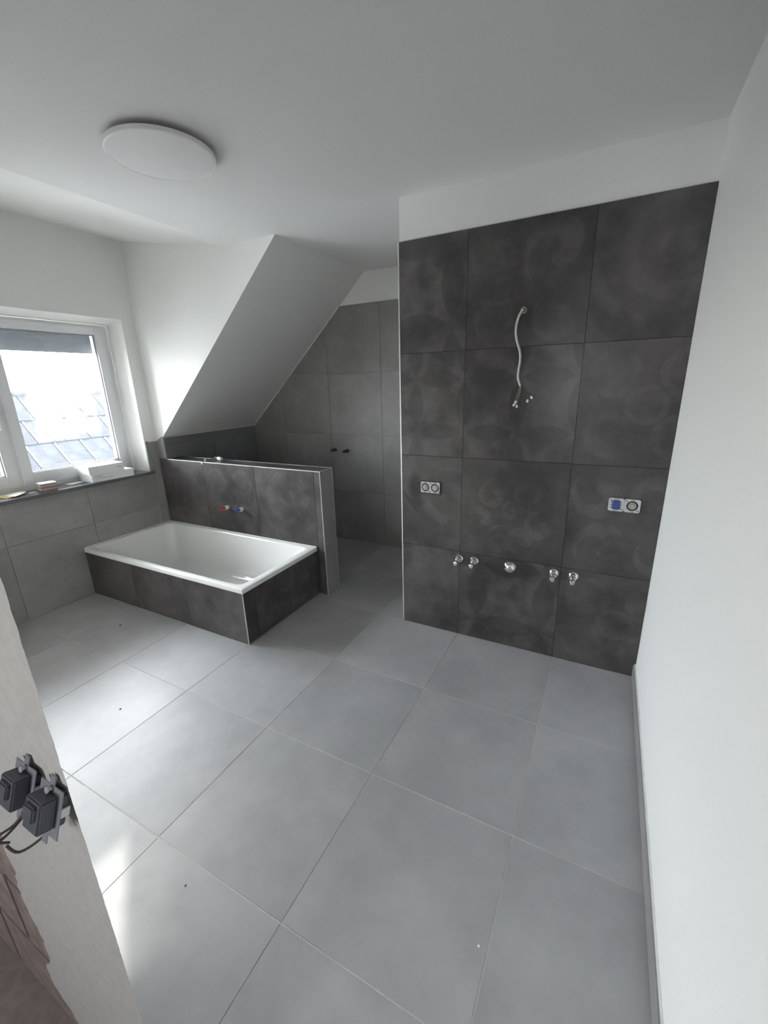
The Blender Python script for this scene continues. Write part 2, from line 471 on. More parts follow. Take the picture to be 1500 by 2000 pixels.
# the dark tiled wall in the middle
wm = b_struct('wall_middle', 'dark patterned tile wall with white strip above', 'wall', 'white_paint', ((WM + 0.004, 0.010, HM), (0.0, YB + 0.14, ZC)), ((WM + 0.008, TH, 0.0), (0.0, YB + 0.14, HM)))
gm = MB().span((WM + 0.004, TH - 0.0016 + 0.0, 0.0), (-0.0005, 0.0105, HM - 0.001)).build('grout_bed', 'grout_dark', wm)
zc = [0.0, 0.5965, 1.1965, 1.7965, HM]
xc = [WM + 0.004, -1.036, -0.436, -0.001]
pat = [['dark', 'dark_petal', 'dark_hearts'], ['dark_stain', 'dark_scroll', 'dark_acanth'], ['dark_petal2', 'dark_petal2', 'dark_hearts'], ['dark_petal', 'dark_acanth', 'dark_rings']]
for r in range(4):
    for c in range(3):
        u0 = (xc[c] if c else xc[1] - 0.6, zc[r])
        if pat[r][c] == 'dark_stain': u0 = (xc[0], zc[r])
        tile(wm, (0, TH, 0), X, Z, rect(xc[c], xc[c + 1], zc[r], zc[r + 1], 0.0007), pat[r][c], uv0=u0)
MB().span((WM - 0.004, -0.0012, 0.0), (WM + 0.0035, 0.011, HM)).build('edge_profile', 'steel', wm)
# shower side of that block
wm_tiles_z = [0.0, 0.553, 1.143, 1.737, 2.337]
for r in range(4):
    for y0, y1 in ((0.012, 0.604), (0.604, YB)):
        tile(wm, (WM + 0.008, 0, 0), (0, -1, 0), Z, rect(-y1, -y0, wm_tiles_z[r], wm_tiles_z[r + 1]), 'wall_tile')

# shower back wall with the roof slope cutting its tiles
wb = b_struct('wall_back', 'grey tiled back wall of the shower under the roof slope', 'wall', 'white_paint', ((-4.15, YB + 0.010, 0.0), (WM + 0.02, YB + 0.14, 2.75)))
ln = (sn.x, sn.z); ld = sn.x * XS + sn.z * ZC - 0.006
gp = clip_poly([(XK - .01, 0), (WM, 0), (WM, 2.334), (XK - .01, 2.334)], ln, ld)
MB().prism([(p[0], YB + TH - 0.0015, p[1]) for p in gp], (0, 0.006, 0)).build('grout_bed', 'grout', wb)
bx = [XK, -3.43, -2.83, -2.23, WM]
for r in range(4):
    for c in range(4):
        po = clip_poly(rect(bx[c], bx[c + 1], wm_tiles_z[r], wm_tiles_z[r + 1], 0.001), ln, ld)
        if len(po) > 2: tile(wb, (0, YB + TH, 0), X, Z, po, 'wall_tile', uv0=(bx[c] if c else bx[1] - .6, wm_tiles_z[r]))
# knee wall under the slope
wk = b_struct('wall_knee', 'dark tiled knee wall at the low end of the shower', 'wall', 'grout_dark', ((-4.15, YP + 0.02, 0.0), (XK - TH + 0.0015, YB + 0.12, ZK - 0.02)))
for y0, y1 in ((YP + TH, 0.657), (0.657, YB)):
    for z0, z1 in ((0.0, 0.553), (0.553, 1.143), (1.143, ZK - 0.012)):
        tile(wk, (XK - TH, 0, 0), Y, Z, rect(y0, y1, z0, z1, 0.0007), 'knee_tile')
# silicone joints along the slope
m = MB(); m.tube([Vector((XS + (ZC - 2.337) / (ZC - ZK) * (XK - XS), YB - 0.002, 2.337)) - sn * 0.004, Vector((XK, YB - 0.002, ZK)) - sn * 0.004], 0.0055, 8)
struct(m.build('trim_1', 'silicone'), 'pale sealant line between shower back wall and roof slope', 'trim')
m = MB(); m.tube([(XK + 0.003, 0.10, ZK - 0.006), (XK + 0.003, YB, ZK - 0.006)], 0.0055, 8)
struct(m.build('trim_2', 'silicone'), 'pale sealant line between knee wall and roof slope', 'trim')

# half wall between tub and shower
wp = b_struct('wall_partition', 'grey tiled half wall between bathtub and shower', 'wall', 'grout_dark', ((XK - 0.3, YP + TH - 0.0015, 0.0), (XE - TH + 0.0015, YP2 - TH + 0.0015, ZP - TH + 0.0015)), ((-4.15, YP + TH - 0.0015, 0.0), (XK - 0.012, YP + 0.10, 1.21)))
px = [XL, -3.415, -2.815, -2.213, XE]
pm = ['dark', 'dark_hearts', 'dark_rings', 'dark']
for c in range(4):
    z0 = 0.412 if c < 3 else 0.0
    tile(wp, (0, YP + TH, 0), X, Z, rect(px[c], px[c + 1] - (0.004 if c == 3 else 0), z0, ZP - 0.004, 0.001), pm[c], uv0=(px[c] if c else px[1] - .6, 0.412 if c < 3 else -0.2))
# strip above the half wall beside the knee wall, its top following the slope
tile(wp, (0, YP + TH, 0), X, Z, [(XL + .001, ZP + .001), (XK - .001, ZP + .001), (XK - .001, ZK), (XK - 0.03, ZK - .004), (XL + .001, 1.176)], 'wall_tile')
for z0, z1 in ((0.0, 0.41), (0.41, ZP - 0.004)):
    tile(wp, (XE - TH, 0, 0), Y, Z, rect(YP + 0.004, YP2 - 0.002, z0, z1, 0.001), 'wall_tile')
for x0, x1 in zip(px[:-1], px[1:]):
    x0 = max(x0, XK)
    tile(wp, (0, 0, ZP - TH), X, Y, rect(x0, x1 - (0.004 if x1 == XE else 0), YP + 0.004, YP2 - 0.002, 0.001), 'dark')
for x0, x1 in ((XK, -3.43), (-3.43, -2.83), (-2.83, XE)):
    for z0, z1 in ((0.0, 0.41), (0.41, ZP)):
        tile(wp, (0, YP2 - TH, 0), (-1, 0, 0), Z, rect(-x1, -x0, z0, z1, 0.001), 'wall_tile')
MB().span((XK, YP - 0.0018, ZP - 0.0045), (XE + 0.001, YP + 0.0045, ZP + 0.0018), 0.0012).build('edge_profile', 'steel', wp)
MB().span((XE - 0.0035, YP - 0.0012, 0.0), (XE + 0.0012, YP + 0.004, ZP + 0.001)).build('edge_profile', 'steel', wp)
MB().span((XE - 0.003, YP, ZP - 0.003), (XE + 0.001, YP2, ZP + 0.001)).build('edge_profile', 'steel', wp)
MB().span((XK, YP2 - 0.002, ZP - 0.003), (XE, YP2 + 0.001, ZP + 0.001)).build('edge_profile', 'steel', wp)
MB().span((XE - 0.003, YP2 - 0.002, 0.0), (XE + 0.001, YP2 + 0.001, ZP)).build('edge_profile', 'steel', wp)

# dormer cheek
m = MB(); m.prism([(-4.15, 0.0925, 1.165), (XL - .01, 0.0925, 1.165), (XK - 0.03, 0.0925, ZK - .012), (XK, 0.0925, ZK), (XS, 0.0925, ZC), (XD, 0.0925, ZC), (XD, .0925, ZC + .1), (-4.15, 0.0925, ZD + 0.13)], (0, 0.009, 0))
ck = m.build('wall_cheek', 'white_paint')
struct(ck, 'white triangular dormer cheek beside the window', 'wall')
m = MB(); m.prism([(-4.35, 0.1, 1.0), (XK - .14, 0.1, 1.0), (XK - .14, 0.1, ZK + .05), (XS - .14, 0.1, ZC + .05), (XS, .1, ZC + .3), (-4.35, 0.1, ZC + .5)], (0, 0.06, 0))
o = m.build('backing', 'render', ck)

# window wall
WY0, WY1, WZ0, WZ1 = -1.80, -0.022, 0.90, 2.198
XW = XL - 0.010
wl = b_struct('wall_left', 'white dormer wall with the window and grey tiles below it', 'wall', 'white_paint',
    ((-4.35, -2.4, -0.1), (XW + .0, 0.16, WZ0)), ((-4.35, WY1, WZ0), (XW, 0.16, 2.95)), ((-4.35, -2.4, WZ0), (XW, WY0, 2.95)), ((-4.35, WY0, WZ1), (XW, WY1, 2.95)))
MB().span((XW - 0.004, -2.24, 0.0), (XL - TH + 0.0015, YP + TH, 0.888)).build('grout_bed', 'grout', wl)
MB().span((XW - 0.004, WY1 + 0.001, 0.88), (XL - TH + 0.0015, YP + TH, 1.174)).build('grout_bed', 'grout', wl)
# slightly splayed plaster of the reveal
m = MB()
m.prism([(XW, WY1, WZ0), (-4.195, WY1, WZ0), (-4.195, WY1 - 0.016, WZ0)], (0, 0, WZ1 - WZ0))
m.prism([(XW, WY0, WZ1), (-4.195, WY0, WZ1), (-4.195, WY0, WZ1 - 0.032)], (0, WY1 - WY0, 0))
m.build('reveal', 'white_paint', wl)
ly = [YP, 0.012, -0.588, -1.188, -1.788, -2.11]
for i in range(5):
    y1, y0 = ly[i], ly[i + 1]
    for z0, z1 in ((0.0, 0.585), (0.585, 0.889)):
        if i == 0: pass
        if z0 < 0.3 and y0 > TY0 - 0.2 and y0 > -0.6 + 0.0 and i < 2:
            z0 = 0.40
        tile(wl, (XL - TH, 0, 0), Y, Z, rect(y0, y1, z0, z1, 0.001), 'wall_tile', uv0=(y0, z0))
tile(wl, (XL - TH, 0, 0), Y, Z, rect(0.012, YP, 0.889, 1.178, 0.001), 'wall_tile')
tile(wl, (XL - TH, 0, 0), Y, Z, rect(WY1 + 0.003, 0.012, 0.889, 1.186, 0.001), 'wall_tile')

# door wall: hall face towards the camera, opening edge broken plaster, brick showing lower left
m = MB()
m.prism([(XDOOR - 0.058, YF + 0.016, 0), (XDOOR - 0.40, YF + 0.118, 0), (-4.35, YF + 0.118, 0), (-4.35, YF + 0.016, 0)], (0, 0, 2.10))
m.span((-4.35, YF + 0.016, 2.10), (0.0, YF + 0.118, 2.95))
wf = struct(m.build('wall_front', 'mortar'), 'raw plastered door wall at the left edge with broken brick', 'wall')
MB().prism([(XDOOR - 0.42, YF + 0.118, 0), (XDOOR - 0.42, YF + 0.122, 0), (-4.3, YF + 0.122, 0), (-4.3, YF + 0.118, 0)], (0, 0, 2.6)).build('room_side_plaster', 'white_paint', wf)
# plaster coat with a ragged door edge and a chipped lower-left edge
R2 = random.Random(3)
right = []
z = 0.0
while z < 2.10:
    right.append((XDOOR + R2.uniform(-0.0022, 0.0018), z)); z += R2.uniform(0.006, 0.013)
right.append((XDOOR, 2.10))
chip = [(-1.30, 0.0), (-1.31, 0.06), (-1.325, 0.12), (-1.39, 0.17), (-1.40, 0.24), (-1.352, 0.30), (-1.335, 0.40), (-1.36, 0.47), (-1.372, 0.55), (-1.345, 0.62), (-1.36, 0.68), (-1.335, 0.74), (-1.40, 0.80), (-1.47, 0.86), (-1.60, 0.90), (-1.80, 0.93), (-3.6, 0.95)]
fine = []
for p, q in zip(chip, chip[1:]):
    k = 5
    for i in range(k):
        t = i / k
        fine.append((p[0] + t * (q[0] - p[0]) + R2.uniform(-.006, .006), p[1] + t * (q[1] - p[1]) + (R2.uniform(-.005, .005) if p[1] > 0 else 0)))
fine.append(chip[-1])
poly = right + [(-3.6, 2.10)] + fine[::-1]
bm = bmesh.new()
fv = [bm.verts.new((p[0], YF, p[1])) for p in poly]
f = bm.faces.new(fv)
ex = bmesh.ops.extrude_face_region(bm, geom=[f])
for g in ex['geom']:
    if isinstance(g, bmesh.types.BMVert):
        if g.co.x > XDOOR - 0.01: g.co.x -= 0.056
        g.co.y += 0.0165
bmesh.ops.triangulate(bm, faces=[f_ for f_ in bm.faces if len(f_.verts) > 4])
pm_ = MB(); pm_.bm.free(); pm_.bm = bm
pm_.build('plaster_coat', 'plaster', wf)
brick_me = None
for r in range(4):
    for c in range(7):
        x1 = -1.302 - c * 0.375 + (0.18 if r % 2 else 0)
        x0 = x1 - 0.365
        x1 = min(x1, -1.300)
        MB().span((x0, YF + 0.008, r * 0.25 + 0.004), (x1, YF + 0.02, r * 0.25 + 0.240), 0.003).build('brick', 'brick', wf)
# reveal of the opening above the door and hall enclosure
b_struct('wall_hall', 'pale walls of the hall outside the bathroom door', 'wall', 'white_paint',
    ((-3.6, -4.6, -0.1), (-1.62, -4.42, 2.75)), ((-1.08, -4.6, -0.1), (0.15, -4.42, 2.75)), ((-1.62, -4.6, -0.1), (-1.08, -4.42, 1.25)), ((-1.62, -4.6, 1.85), (-1.08, -4.42, 2.75)), ((-3.75, -4.6, -0.1), (-3.6, YF + 0.02, 2.75)))  # gap in the unseen back wall is added to light the raw plaster

# ------------------------------------------------------------------ window
XG = -4.195                                   # room face of the frame
win = bpy.data.objects.new('window_1', None); COL.objects.link(win); win.location = (XG, -0.917, 0.92)
struct(win, 'white two-sash window with a half lowered shutter', 'window')
def W(x, y, z): return (x, y + 0.917, z - 0.92)     # x depth from the frame face (negative is outwards)
FY0, FY1, FZ0, FZ1 = -1.796, -0.038, 0.905, 2.168
m = MB()
for a, b in (((-.075, FY0, FZ0), (0, FY0 + .05, FZ1)), ((-.075, FY1 - .05, FZ0), (0, FY1, FZ1)), ((-.074, FY0 + .046, FZ0 + .001), (-.001, FY1 - .046, FZ0 + .062)), ((-.074, FY0 + .046, FZ1 - .035), (-.001, FY1 - .046, FZ1 - .001)), ((-.073, -.942, FZ0 + .058), (-.002, -.892, FZ1 - .03))):
    m.span(W(*a), W(*b), 0.003)
m.build('window_frame', 'pvc', win)
def sash(y0, y1):
    z0, z1 = 0.955, 2.145
    g0, g1, h0, h1 = y0 + .072, y1 - .072, 1.045, 2.083
    gy0, gy1 = (-0.835, -0.155) if y1 > -0.5 else (-1.680, -1.000)
    m = MB()
    for a, b in (((-.07, y0, z0), (.012, gy0, z1)), ((-.07, gy1, z0), (.012, y1, z1)), ((-.07, gy0 - .001, z0), (.012, gy1 + .001, h0)), ((-.07, gy0 - .001, h1), (.012, gy1 + .001, z1))):
        m.span(W(*a), W(*b), 0.003)
    s = m.build('sash', 'pvc', win)
    m = MB()
    for a, b in (((-.02, gy0, h0), (-.006, gy0 + .006, h1)), ((-.02, gy1 - .006, h0), (-.006, gy1, h1)), ((-.02, gy0, h0), (-.006, gy1, h0 + .006)), ((-.02, gy0, h1 - .006), (-.006, gy1, h1))):
        m.span(W(*a), W(*b))
    m.build('gasket', 'gasket', s)
    cy, cz = (gy0 + gy1) / 2, (h0 + h1) / 2
    g = MB().box((0, 0, 0), (.004, gy1 - gy0, h1 - h0)).build('pane', 'glass', s)
    g.location = W(-.022, cy, cz)
    return s
sash(-0.906, -0.083)
s2 = sash(-1.752, -0.928)
hd = MB().box(W(.02, -.968, 1.50), (.014, .028, .07), .004).lathe([(.009, 0), (.009, .03)], W(.024, -.968, 1.50), X, 12).box(W(.055, -.968, 1.445), (.014, .02, .13), .005)
hd.build('handle', 'pvc', s2)
# roller shutter let down a little, outside the glass
for gy0, gy1 in ((-1.735, -0.93), (-0.904, -0.070)):
    for k in range(6):
        MB().box(W(-.115 + .002 * (k % 2), (gy0 + gy1) / 2, 1.962 + 0.038 * k), (.012, gy1 - gy0, .0400), .002).build('shutter_slat', 'shutter', win)
for y in (-0.056, -0.917, -1.778):
    MB().box(W(-.12, y, 1.52), (.04, .03, 1.24), .003).build('shutter_rail', 'pvc', win)
m = MB().span(W(-.001, WY0, .892), W(.245, 0.004, .918), 0.003)
m.build('window_sill', 'sill', win)
MB().span(W(-.30, WY0, .86), W(-.078, WY1, .88), 0.002).build('outer_sill', 'zinc', win)

# ------------------------------------------------------------------ ceiling lamp
lamp = thing('ceiling_lamp', 'flat round white lamp under the ceiling', 'lamp', (-2.058, -0.968, ZC))
MB().lathe([(.150, 0), (.150, -.022)], (0, 0, 0), Z, 48).build('mount', 'lamp_white', lamp, 40)
MB().lathe([(.206, -.022), (.212, -.024), (.213, -.036), (.211, -.040), (.204, -.0415), (.203, -.040)], (0, 0, 0), Z, 72, True, True).build('ring', 'lamp_white', lamp, 40)
MB().lathe([(.2025, -.0390), (.2025, -.0405), (.15, -.0425), (.05, -.0435)], (0, 0, 0), Z, 72).build('diffuser', 'lamp_white', lamp, 60)

# ------------------------------------------------------------------ bathtub and its tiled surround
sur = thing('tub_surround', 'dark tiled box surround below the white bathtub', 'tub surround', (TX1, TY0, 0))
sx, sy = -TX1, -TY0
def S(x, y, z): return (x + sx, y + sy, z)
m = MB()
m.span(S(XL + .001, TY0 + TH - .0015, 0.0), S(TX1 - TH + .0015, TY0 + .05, .374))
m.span(S(TX1 - .05, TY0 + TH - .0015, 0.0), S(TX1 - TH + .0015, YP - .001, .374))
m.build('body', 'grout_dark', sur)
fx = [XL + .001, -3.395, -2.795, TX1 - .004]
for c in range(3):
    tile(sur, S(0, TY0 + TH, 0), X, Z, rect(fx[c], fx[c + 1], 0.001, .374, .001), ('dark', 'dark_rings', 'dark')[c], uv0=(fx[c + 1] - .6, 0))
fy = [TY0 + .004, -0.606, -0.006, YP - .001]
for c in range(3):
    tile(sur, S(TX1 - TH, 0, 0), Y, Z, rect(fy[c], fy[c + 1], 0.001, .374, .001), ('dark', 'dark_hearts', 'dark')[c], uv0=(fy[c], 0))
MB().span(S(TX1 - .0035, TY0 - .0012, 0), S(TX1 + .0012, TY0 + .0035, .374)).build('edge_profile', 'steel', sur)

def rrect(x0, x1, y0, y1, r, z, n=8):
    out = []
    for cx, cy, a0 in ((x1 - r, y1 - r, 0), (x0 + r, y1 - r, 90), (x0 + r, y0 + r, 180), (x1 - r, y0 + r, 270)):
        for k in range(n + 1):
            a = math.radians(a0 + 90 * k / n)
            out.append((cx + r * math.cos(a), cy + r * math.sin(a), z))
    return out
tub = thing('bathtub', 'white rectangular bathtub set in the dark tiled surround', 'bathtub', (-3.11, -0.31, 0.0))
def TB(l): return [(p[0] + 3.11, p[1] + .31, p[2]) for p in l]
x0, x1, y0, y1 = XL + .001, TX1 + .006, TY0 - .004, YP - .001
rr = [(x0, x1, y0, y1, .006, TZ - .030), (x0, x1, y0, y1, .006, TZ - .006), (x0 + .003, x1 - .003, y0 + .003, y1 - .003, .006, TZ - .0015), (x0 + .008, x1 - .008, y0 + .008, y1 - .008, .008, TZ)]
rr += [(x0 + .040, x1 - .050, y0 + .040, y1 - .030, .055, TZ), (x0 + .046, x1 - .058, y0 + .046, y1 - .036, .058, TZ - .003), (x0 + .050, x1 - .066, y0 + .050, y1 - .040, .062, TZ - .010)]
basin = [(x0 + .050, x1 - .066, y0 + .050, y1 - .040, .062, TZ - .010), (x0 + .058, x1 - .085, y0 + .056, y1 - .046, .075, TZ - .045), (x0 + .085, x1 - .16, y0 + .075, y1 - .065, .09, TZ - .16), (x0 + .12, x1 - .25, y0 + .10, y1 - .09, .11, TZ - .29), (x0 + .15, x1 - .31, y0 + .125, y1 - .115, .12, TZ - .345), (x0 + .20, x1 - .38, y0 + .17, y1 - .16, .12, TZ - .372), (x0 + .40, x1 - .6, y0 + .30, y1 - .29, .09, TZ - .378)]
MB().loft([TB(rrect(*q)) for q in rr], True, False, False).build('rim', 'enamel', tub, 35)
MB().loft([TB(rrect(*q)) for q in basin], True, False, True).build('basin', 'enamel', tub, 60)
# silicone joint where the tub meets the walls
m = MB(); m.tube([(XL + .002, TY0, TZ + .001), (XL + .002, YP - .002, TZ + .001), (TX1, YP - .002, TZ + .001)], 0.004, 8)
struct(m.build('trim_3', 'silicone'), 'pale sealant line around the bathtub rim', 'trim')

# ------------------------------------------------------------------ pipe stubs
def stub(name, label, loc, plug, base, group, L=0.075):
    t = thing(name, label, 'pipe plug', loc, group)
    MB().lathe([(.017, 0), (.017, -.030), (.014, -.034)], (0, 0, 0), Y, 16).build('collar', base, t, 40)
    MB().lathe([(.0125, -.030), (.0125, -L), (.009, -L), (.009, -L + .012)], (0, 0, 0), Y, 16).build('plug', plug, t, 40)
    MB().box((0, -L * .65, .013), (.007, L * .5, .006), .002).build('grip', plug, t)
    return t
g1 = 'capped water pipes above the bathtub'; g2 = 'capped water pipes in the shower'
stub('pipe_plug', 'red plug on the water pipe above the bathtub', (-3.165, YP, .632), 'red_plug', 'palegrey', g1)
stub('pipe_plug', 'blue plug on the water pipe above the bathtub', (-2.995, YP, .634), 'blue_plug', 'palegrey', g1)
stub('pipe_plug', 'dark red capped pipe on the shower back wall', (-2.79, YB, .985), 'darkred', 'darkred', g2)
stub('pipe_plug', 'dark blue capped pipe on the shower back wall', (-2.64, YB, .980), 'darkblue', 'darkblue', g2)

# ------------------------------------------------------------------ angle valves and waste cover on the dark wall
def valve(label, x, z):
    t = thing('angle_valve', label, 'valve', (x, 0, z), 'chrome angle valves on the dark wall')
    MB().lathe([(.027, 0), (.027, -.004), (.022, -.010), (.012, -.013)], (0, 0, 0), Y, 28).build('rosette', 'chrome', t, 30)
    MB().lathe([(.0105, -.010), (.0105, -.030), (.014, -.032), (.014, -.046), (.011, -.048)], (0, 0, 0), Y, 20).build('valve_body', 'chrome', t, 30)
    MB().lathe([(.008, .008), (.008, .020), (.0105, .021), (.0105, .032), (.007, .033)], (0, -.039, 0), Z, 6).build('outlet_nut', 'chrome', t, 30)
    MB().lathe([(.006, -.046), (.006, -.056), (.0135, -.058), (.015, -.064), (.015, -.080), (.012, -.085), (.004, -.086)], (0, 0, -.004), Y, 20).build('handle', 'chrome', t, 30)
    return t
valve('chrome angle valve furthest left on the dark wall', -1.040, .548)
valve('chrome angle valve between the leftmost valve and round waste cover', -.940, .548)
valve('chrome angle valve just right of the round waste cover', -.472, .552)
valve('chrome angle valve furthest right, below the blue socket frame', -.368, .553)
wc = thing('waste_cover', 'round domed chrome waste cover between the valve pairs', 'drain cover', (-.721, 0, .548))
MB().lathe([(.036, 0), (.036, -.012), (.033, -.016)], (0, 0, 0), Y, 32).build('sleeve', 'chrome', wc, 30)
MB().lathe([(.034, -.014), (.032, -.022), (.024, -.029), (.012, -.033), (.002, -.034)], (0, 0, 0), Y, 32).build('cap', 'chrome', wc, 50)

# ------------------------------------------------------------------ sockets without covers
def ring_plate(mb, cx, w, h, r, y0, y1, seg=32):
    """square plate with a round hole"""
    out = []; inn = []
    for k in range(seg):
        a = 2 * math.pi * (k + .5) / seg; c, s = math.cos(a), math.sin(a)
        t = min(w / 2 / abs(c) if abs(c) > 1e-6 else 9, h / 2 / abs(s) if abs(s) > 1e-6 else 9)
        out.append((cx + c * t, s * t)); inn.append((cx + c * r, s * r))
    P = lambda l, y: [(p[0], y, p[1]) for p in l]
    mb.loft([P(out, y1), P(out, y0), P(inn, y0), P(inn, y1)], True, False, False)
def socket(label, loc, kinds, w, plate, gap):
    t = thing('socket_frame', label, 'socket', loc, 'uncovered sockets on the dark wall')
    MB().box((0.001, -.0008, -.002), (2 * w + gap, .0016, .070 + gap), 0).build('wall_box', 'blackpl', t)
    for i, k in enumerate(kinds):
        cx = (i - .5) * w
        m = MB(); ring_plate(m, cx, w - .001, .070, .010 if k == 'blue' else .0265, -.0105, -.007)
        for dx, dz in ((-.029, .0), (.029, .0), (0, .029), (0, -.029)):
            m.box((cx + dx, -.011, dz), (.004, .002, .004))
        p = m.build('support_plate', plate, t)
        for dx, dz, sx_, sz_ in ((-.026, .024, .012, .003), (.026, -.024, .012, .003), (.0, .0315, .018, .002), (.0, -.0315, .018, .002)):
            MB().box((cx + dx, -.0108, dz), (sx_, .0012, sz_)).build('slot', 'blackpl', p)
        if k == 'blue':
            MB().box((cx, -.010, 0), (.034, .016, .050), .003).box((cx, -.010, .0), (.050, .010, .004)).box((cx, -.012, .014), (.048, .008, .004)).box((cx, -.012, -.014), (.048, .008, .004)).build('insert', 'bluepl', t)
        else:
            MB().lathe([(.0185, -.004), (.0185, -.013), (.0155, -.0135), (.0155, -.008), (.015, -.008)], (cx, 0, 0), Y, 28).build('insert', k, t, 30)
            m = MB().box((cx, -.013, 0), (.012, .010, .022), .002).box((cx - .0105, -.012, 0), (.005, .008, .008)).box((cx + .0105, -.012, 0), (.005, .008, .008))
            m.build('contact_block', k, t)
    return t
socket('white double socket frame beside a dark smudge', (-1.237, 0, .999), ('palegrey', 'palegrey'), .0635, 'palegrey', .016)
socket('metal socket frame with a blue insert near the right wall', (-.170, 0, .998), ('blue', 'beige'), .0730, 'zinc', .003)

# ------------------------------------------------------------------ loose cable
cb = thing('power_cable', 'pale cable hanging from a hole in the dark wall', 'cable', (-.736, 0, 1.97))
def Cc(x, y, z): return (x + .736, y, z - 1.97)
MB().lathe([(.015, .001), (.015, -.0015), (.011, -.0015), (.011, .001)], (0, 0, 0), Y, 24, False, False).build('hole_rim', 'beige', cb, 30)
MB().lathe([(.0112, 0.0), (.0112, -.0008)], (0, 0, 0), Y, 20).build('hole', 'blackpl', cb)
cp = curve_pts([Cc(-.736, .004, 1.970), Cc(-.742, -.016, 1.966), Cc(-.757, -.024, 1.930), Cc(-.764, -.026, 1.88), Cc(-.757, -.026, 1.83), Cc(-.738, -.026, 1.775), Cc(-.733, -.026, 1.73), Cc(-.738, -.026, 1.675), Cc(-.738, -.026, 1.64), Cc(-.724, -.026, 1.600)])
MB().tube(cp, .0058, 12).build('sheath', 'cable', cb, 60)
for ctrl, mat in (([(-.725, -.026, 1.603), (-.732, -.024, 1.57), (-.744, -.020, 1.535), (-.748, -.018, 1.513)], 'green'), ([(-.722, -.026, 1.603), (-.724, -.024, 1.57), (-.733, -.020, 1.53), (-.738, -.018, 1.505)], 'green'), ([(-.721, -.026, 1.603), (-.712, -.025, 1.575), (-.694, -.020, 1.545), (-.686, -.018, 1.528)], 'copper'), ([(-.720, -.026, 1.603), (-.705, -.025, 1.58), (-.682, -.020, 1.556), (-.672, -.018, 1.541)], 'copper')):
    MB().tube(curve_pts([Cc(*p) for p in ctrl], 5), .0016, 8).build('wire', mat, cb, 60)
for x, z, a in ((-.753, 1.502, 35), (-.737, 1.494, -5), (-.746, 1.516, 20), (-.684, 1.522, 4), (-.664, 1.540, -35)):
    rot = Matrix.Rotation(math.radians(a), 3, 'Y')
    c = MB().box((0, 0, 0), (.011, .011, .015), .002, rot).lathe([(.0035, 0), (.0035, .003)], rot @ Vector((0, 0, .006)), rot @ Vector((0, 0, 1)), 10).build('terminal', 'paper', cb)
    c.location = Cc(x, -.018, z)

# ------------------------------------------------------------------ things on the window sill
SZ = 0.918
def carton(label, x0, x1, y0, y1, h, z, rot, prints):
    cx, cy = (x0 + x1) / 2, (y0 + y1) / 2
    t = thing('box', label, 'box', (cx, cy, z), 'white cartons on the window sill', rot)
    w, d = x1 - x0, y1 - y0
    MB().box((0, 0, h * .31), (w - .003, d - .003, h * .62), .001).build('tray', 'card', t)
    MB().box((0, 0, h * .66 + .001), (w, d, h * .68 - .002), .0015).build('lid', 'card', t)
    for (yy, zz, l, hh) in prints:
        MB().box((w / 2 + .0003, yy, zz), (.0006, l, hh)).build('print', 'print', t)
    return t
carton('lower and wider white carton on the window sill', -4.160, -3.955, -.535, -.195, .064, SZ, -.06, [(-.12, .048, .06, .004), (-.10, .030, .08, .003), (-.03, .030, .05, .003)])
bx2 = carton('upper white carton stacked on the wider one', -4.158, -3.960, -.545, -.265, .066, SZ + .0645, -.06, [(.10, .035, .04, .004)])
MB().box((0, .03, .0659), (.006, .05, .0006)).build('print', 'print', bx2)
fl = MB().box((0, 0, .0015), (.10, .035, .001)).box((.05, 0, .003), (.02, .03, .001)).build('paper_slip', 'paper'); fl.location = (-4.05, -.235, SZ + .0640)
tag(fl, 'small white paper slip lying on the lower carton', 'paper')
fl.rotation_euler = (0, 0, .1)
# stack of small samples
smp = thing('sample_stack', 'small stack of brown samples with white top card', 'samples', (-4.045, -.825, SZ), None, -.15)
for k in range(5):
    MB().box((random.uniform(-.003, .003), random.uniform(-.004, .004), .006 + .0115 * k), (.085, .105, .0110), .001).build('sample', ('brown', 'pinkcard', 'brown', 'pinkcard', 'brown')[k], smp)
MB().box((-.002, -.002, .0595), (.090, .108, .004), .001).build('top_card', 'paper', smp)
def leaf(name, label, cat, pts, mat, th=.0012, lift=None):
    m = MB(); n = len(pts)
    cx = sum(p[0] for p in pts) / n; cy = sum(p[1] for p in pts) / n
    base = [(p[0] - cx, p[1] - cy, (lift[i] if lift else 0)) for i, p in enumerate(pts)]
    m.loft([base, [(p[0], p[1], p[2] + th) for p in base]])
    bmesh.ops.triangulate(m.bm, faces=m.bm.faces[:])
    o = m.build(name, mat); o.location = (cx, cy, SZ + .0005)
    if cat: tag(o, label, cat)
    return o
leaf('paper_sheet', 'white paper sheet between brown samples and cartons', 'paper', [(-4.15, -.66), (-4.075, -.655), (-4.07, -.555), (-4.135, -.55)], 'paper', .002, [0, 0, .003, .003])
leaf('yellow_packet', 'yellow paper packet at the left end of the sill', 'packet', [(-4.165, -1.12), (-4.02, -1.09), (-4.09, -.955), (-4.165, -.94)], 'yellow', .006, [0, 0, .003, .008])
o = leaf('paper_sheet', 'crumpled white paper on the yellow packet', 'paper', [(-4.13, -1.08), (-3.99, -1.06), (-4.03, -.985), (-4.07, -.955), (-4.12, -1.0)], 'paper', .002, [0, 0, .004, .006, .003])
o.location.z += .0105
leaf('paper_sheet', 'narrow white paper strip right of the yellow packet', 'paper', [(-4.07, -.945), (-4.045, -.945), (-4.05, -.900), (-4.085, -.90)], 'paper')

